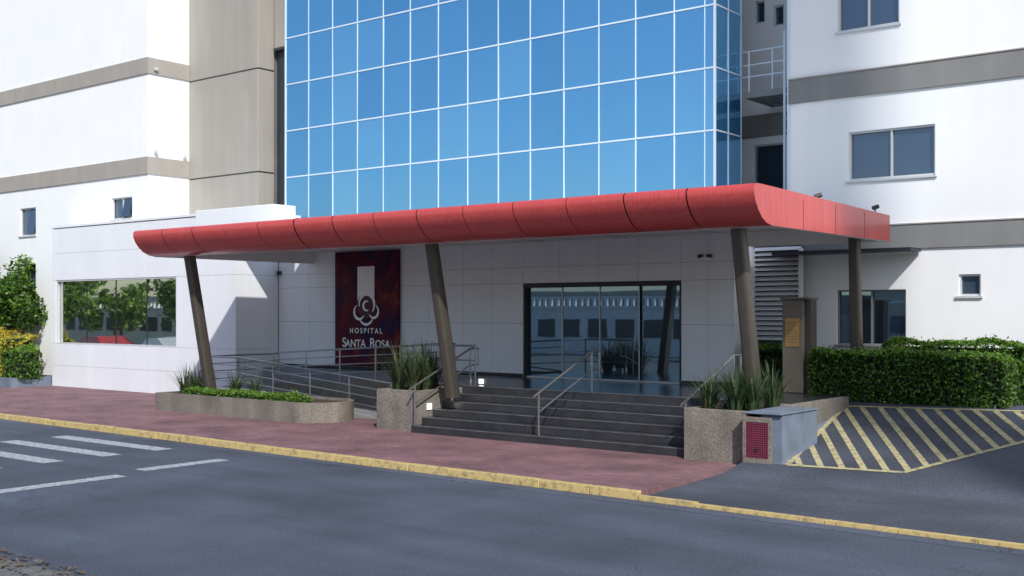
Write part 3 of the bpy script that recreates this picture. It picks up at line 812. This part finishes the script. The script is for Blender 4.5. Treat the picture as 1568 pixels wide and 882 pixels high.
# ------------------------------------------------------------------ across the street (behind the camera)
ob = root("opposite_apartment_building")
box("body", -24, 20, -30, -12, 0, 9.4, M['oppwall2'], ob)
boxes("windows", [(-23+i*3.0, -21.2+i*3.0, -12.0, -11.96, 1.5+j*3.1, 3.0+j*3.1) for i in range(14) for j in range(2)], M['winglass'], ob)
boxes("floor_bands", [(-24, 20, -11.998, -11.9, .6+j*3.1, .75+j*3.1) for j in range(1, 3)], M['oppwall'], ob)
ob2 = root("shadow_caster_tower")  # unseen slender tower, added to cast shade on the right wing's left part
box("body", 24.7, 27.0, -6.5, -5, 0, 56, M['oppwall'], ob2)
boxes("windows", [(25.1, 26.6, -4.998, -4.96, 1.5+j*3.1, 3+j*3.1) for j in range(17)], M['winglass'], ob2)
ob3 = root("opposite_house")
box("body", -110, -27, -24, -13, 0, 3.1, M['oppwall'], ob3)
box("set_back_storey", -110, -27, -24, -17, 3.11, 4.3, M['bandg'], ob3)
boxes("parapet_rails", [(-110, -27, -13.1, -12.9, 3.72, 3.86), (-110, -27, -13.15, -12.85, 3.102, 3.25)], M['oppwall'], ob3)
boxes("balusters", [(-110+i*.5, -109.8+i*.5, -13.08, -12.92, 3.25, 3.72) for i in range(166)], M['oppwall'], ob3)
boxes("openings", [(-109+i*2.1, -107.6+i*2.1, -12.998, -12.96, 1.2, 2.4) for i in range(38)], M['dark'], ob3)
for i in range(7):
    tree("street_tree", -58-i*8+random.uniform(-2, 2), -6.5, .1, random.uniform(5.5, 8), 3.2, 4.5, 2200, .26, mats=LR)

def car(name, x, y, c):
    r = root(name)
    body = [(-2.1, .35), (-2.15, .75), (-1.95, .92), (-1.2, .98), (-.65, 1.42), (.75, 1.45), (1.45, 1.0), (2.05, .93), (2.15, .6), (2.1, .35)]
    n = len(body); V = [(x+p[0], y-.85+(.12 if p[1] > 1.2 else 0), p[1]) for p in body]+[(x+p[0], y+.85-(.12 if p[1] > 1.2 else 0), p[1]) for p in body]
    F = [tuple(range(n)), tuple(range(n, 2*n))]+[(i, (i+1) % n, n+(i+1) % n, n+i) for i in range(n)]
    o = mesh("body", V, F, c, r); md = o.modifiers.new("b", 'BEVEL'); md.width = .05; md.segments = 2
    for sy in (-.865, .845):
        mesh("side_glass", [(x-1.0, y+sy, 1.0), (x+1.15, y+sy, 1.0), (x+.65, y+sy*.88, 1.36), (x-.6, y+sy*.88, 1.36)], [(0, 1, 2, 3)], M['winglass'], r)
    tubes("wheels", [((x+a, y+s-.1, .32), (x+a, y+s+.1, .32), .32) for a in (-1.35, 1.35) for s in (-.78, .78)], M['rubber'], r, 18)
for i, xx in enumerate((-47, -54, -60, -66, -74, -83)): car("parked_car", xx, 7.6, M['carred'] if i == 2 else M['carpaint'])

# ------------------------------------------------------------------ light
W = bpy.data.worlds.new("World"); scene.world = W; W.use_nodes = True
nt = W.node_tree; bg = nt.nodes["Background"]
sky = nt.nodes.new("ShaderNodeTexSky"); sky.sky_type = 'NISHITA'; sky.sun_disc = False
el_, k = math.radians(40), 1.2
to_sun = Vector((k, -1, 0)).normalized()*math.cos(el_)+Vector((0, 0, math.sin(el_)))
sky.sun_elevation = el_; sky.sun_rotation = math.atan2(to_sun.x, to_sun.y)
sky.air_density = 1.0; sky.dust_density = 1.0; sky.ozone_density = 1.6
nt.links.new(sky.outputs[0], bg.inputs[0]); bg.inputs[1].default_value = .15
sd = bpy.data.lights.new("sun", 'SUN'); sd.energy = 4.3; sd.angle = math.radians(1.2); sd.color = (1, .97, .93)
so = bpy.data.objects.new("sun", sd); so.rotation_euler = to_sun.to_track_quat('Z', 'Y').to_euler(); so.location = (20, -40, 40); COL.objects.link(so)

cam = bpy.data.cameras.new("camera"); co = bpy.data.objects.new("camera", cam); COL.objects.link(co)
co.location = (0, 0, 2.85); co.rotation_euler = (math.pi/2, 0, math.radians(38.3))
cam.sensor_width = 36; cam.lens = 36*1727/1568; cam.shift_y = 37/1568; cam.clip_end = 2000; cam.clip_start = .1
scene.camera = co
scene.view_settings.view_transform = 'Standard'; scene.view_settings.look = 'None'; scene.view_settings.exposure = 0
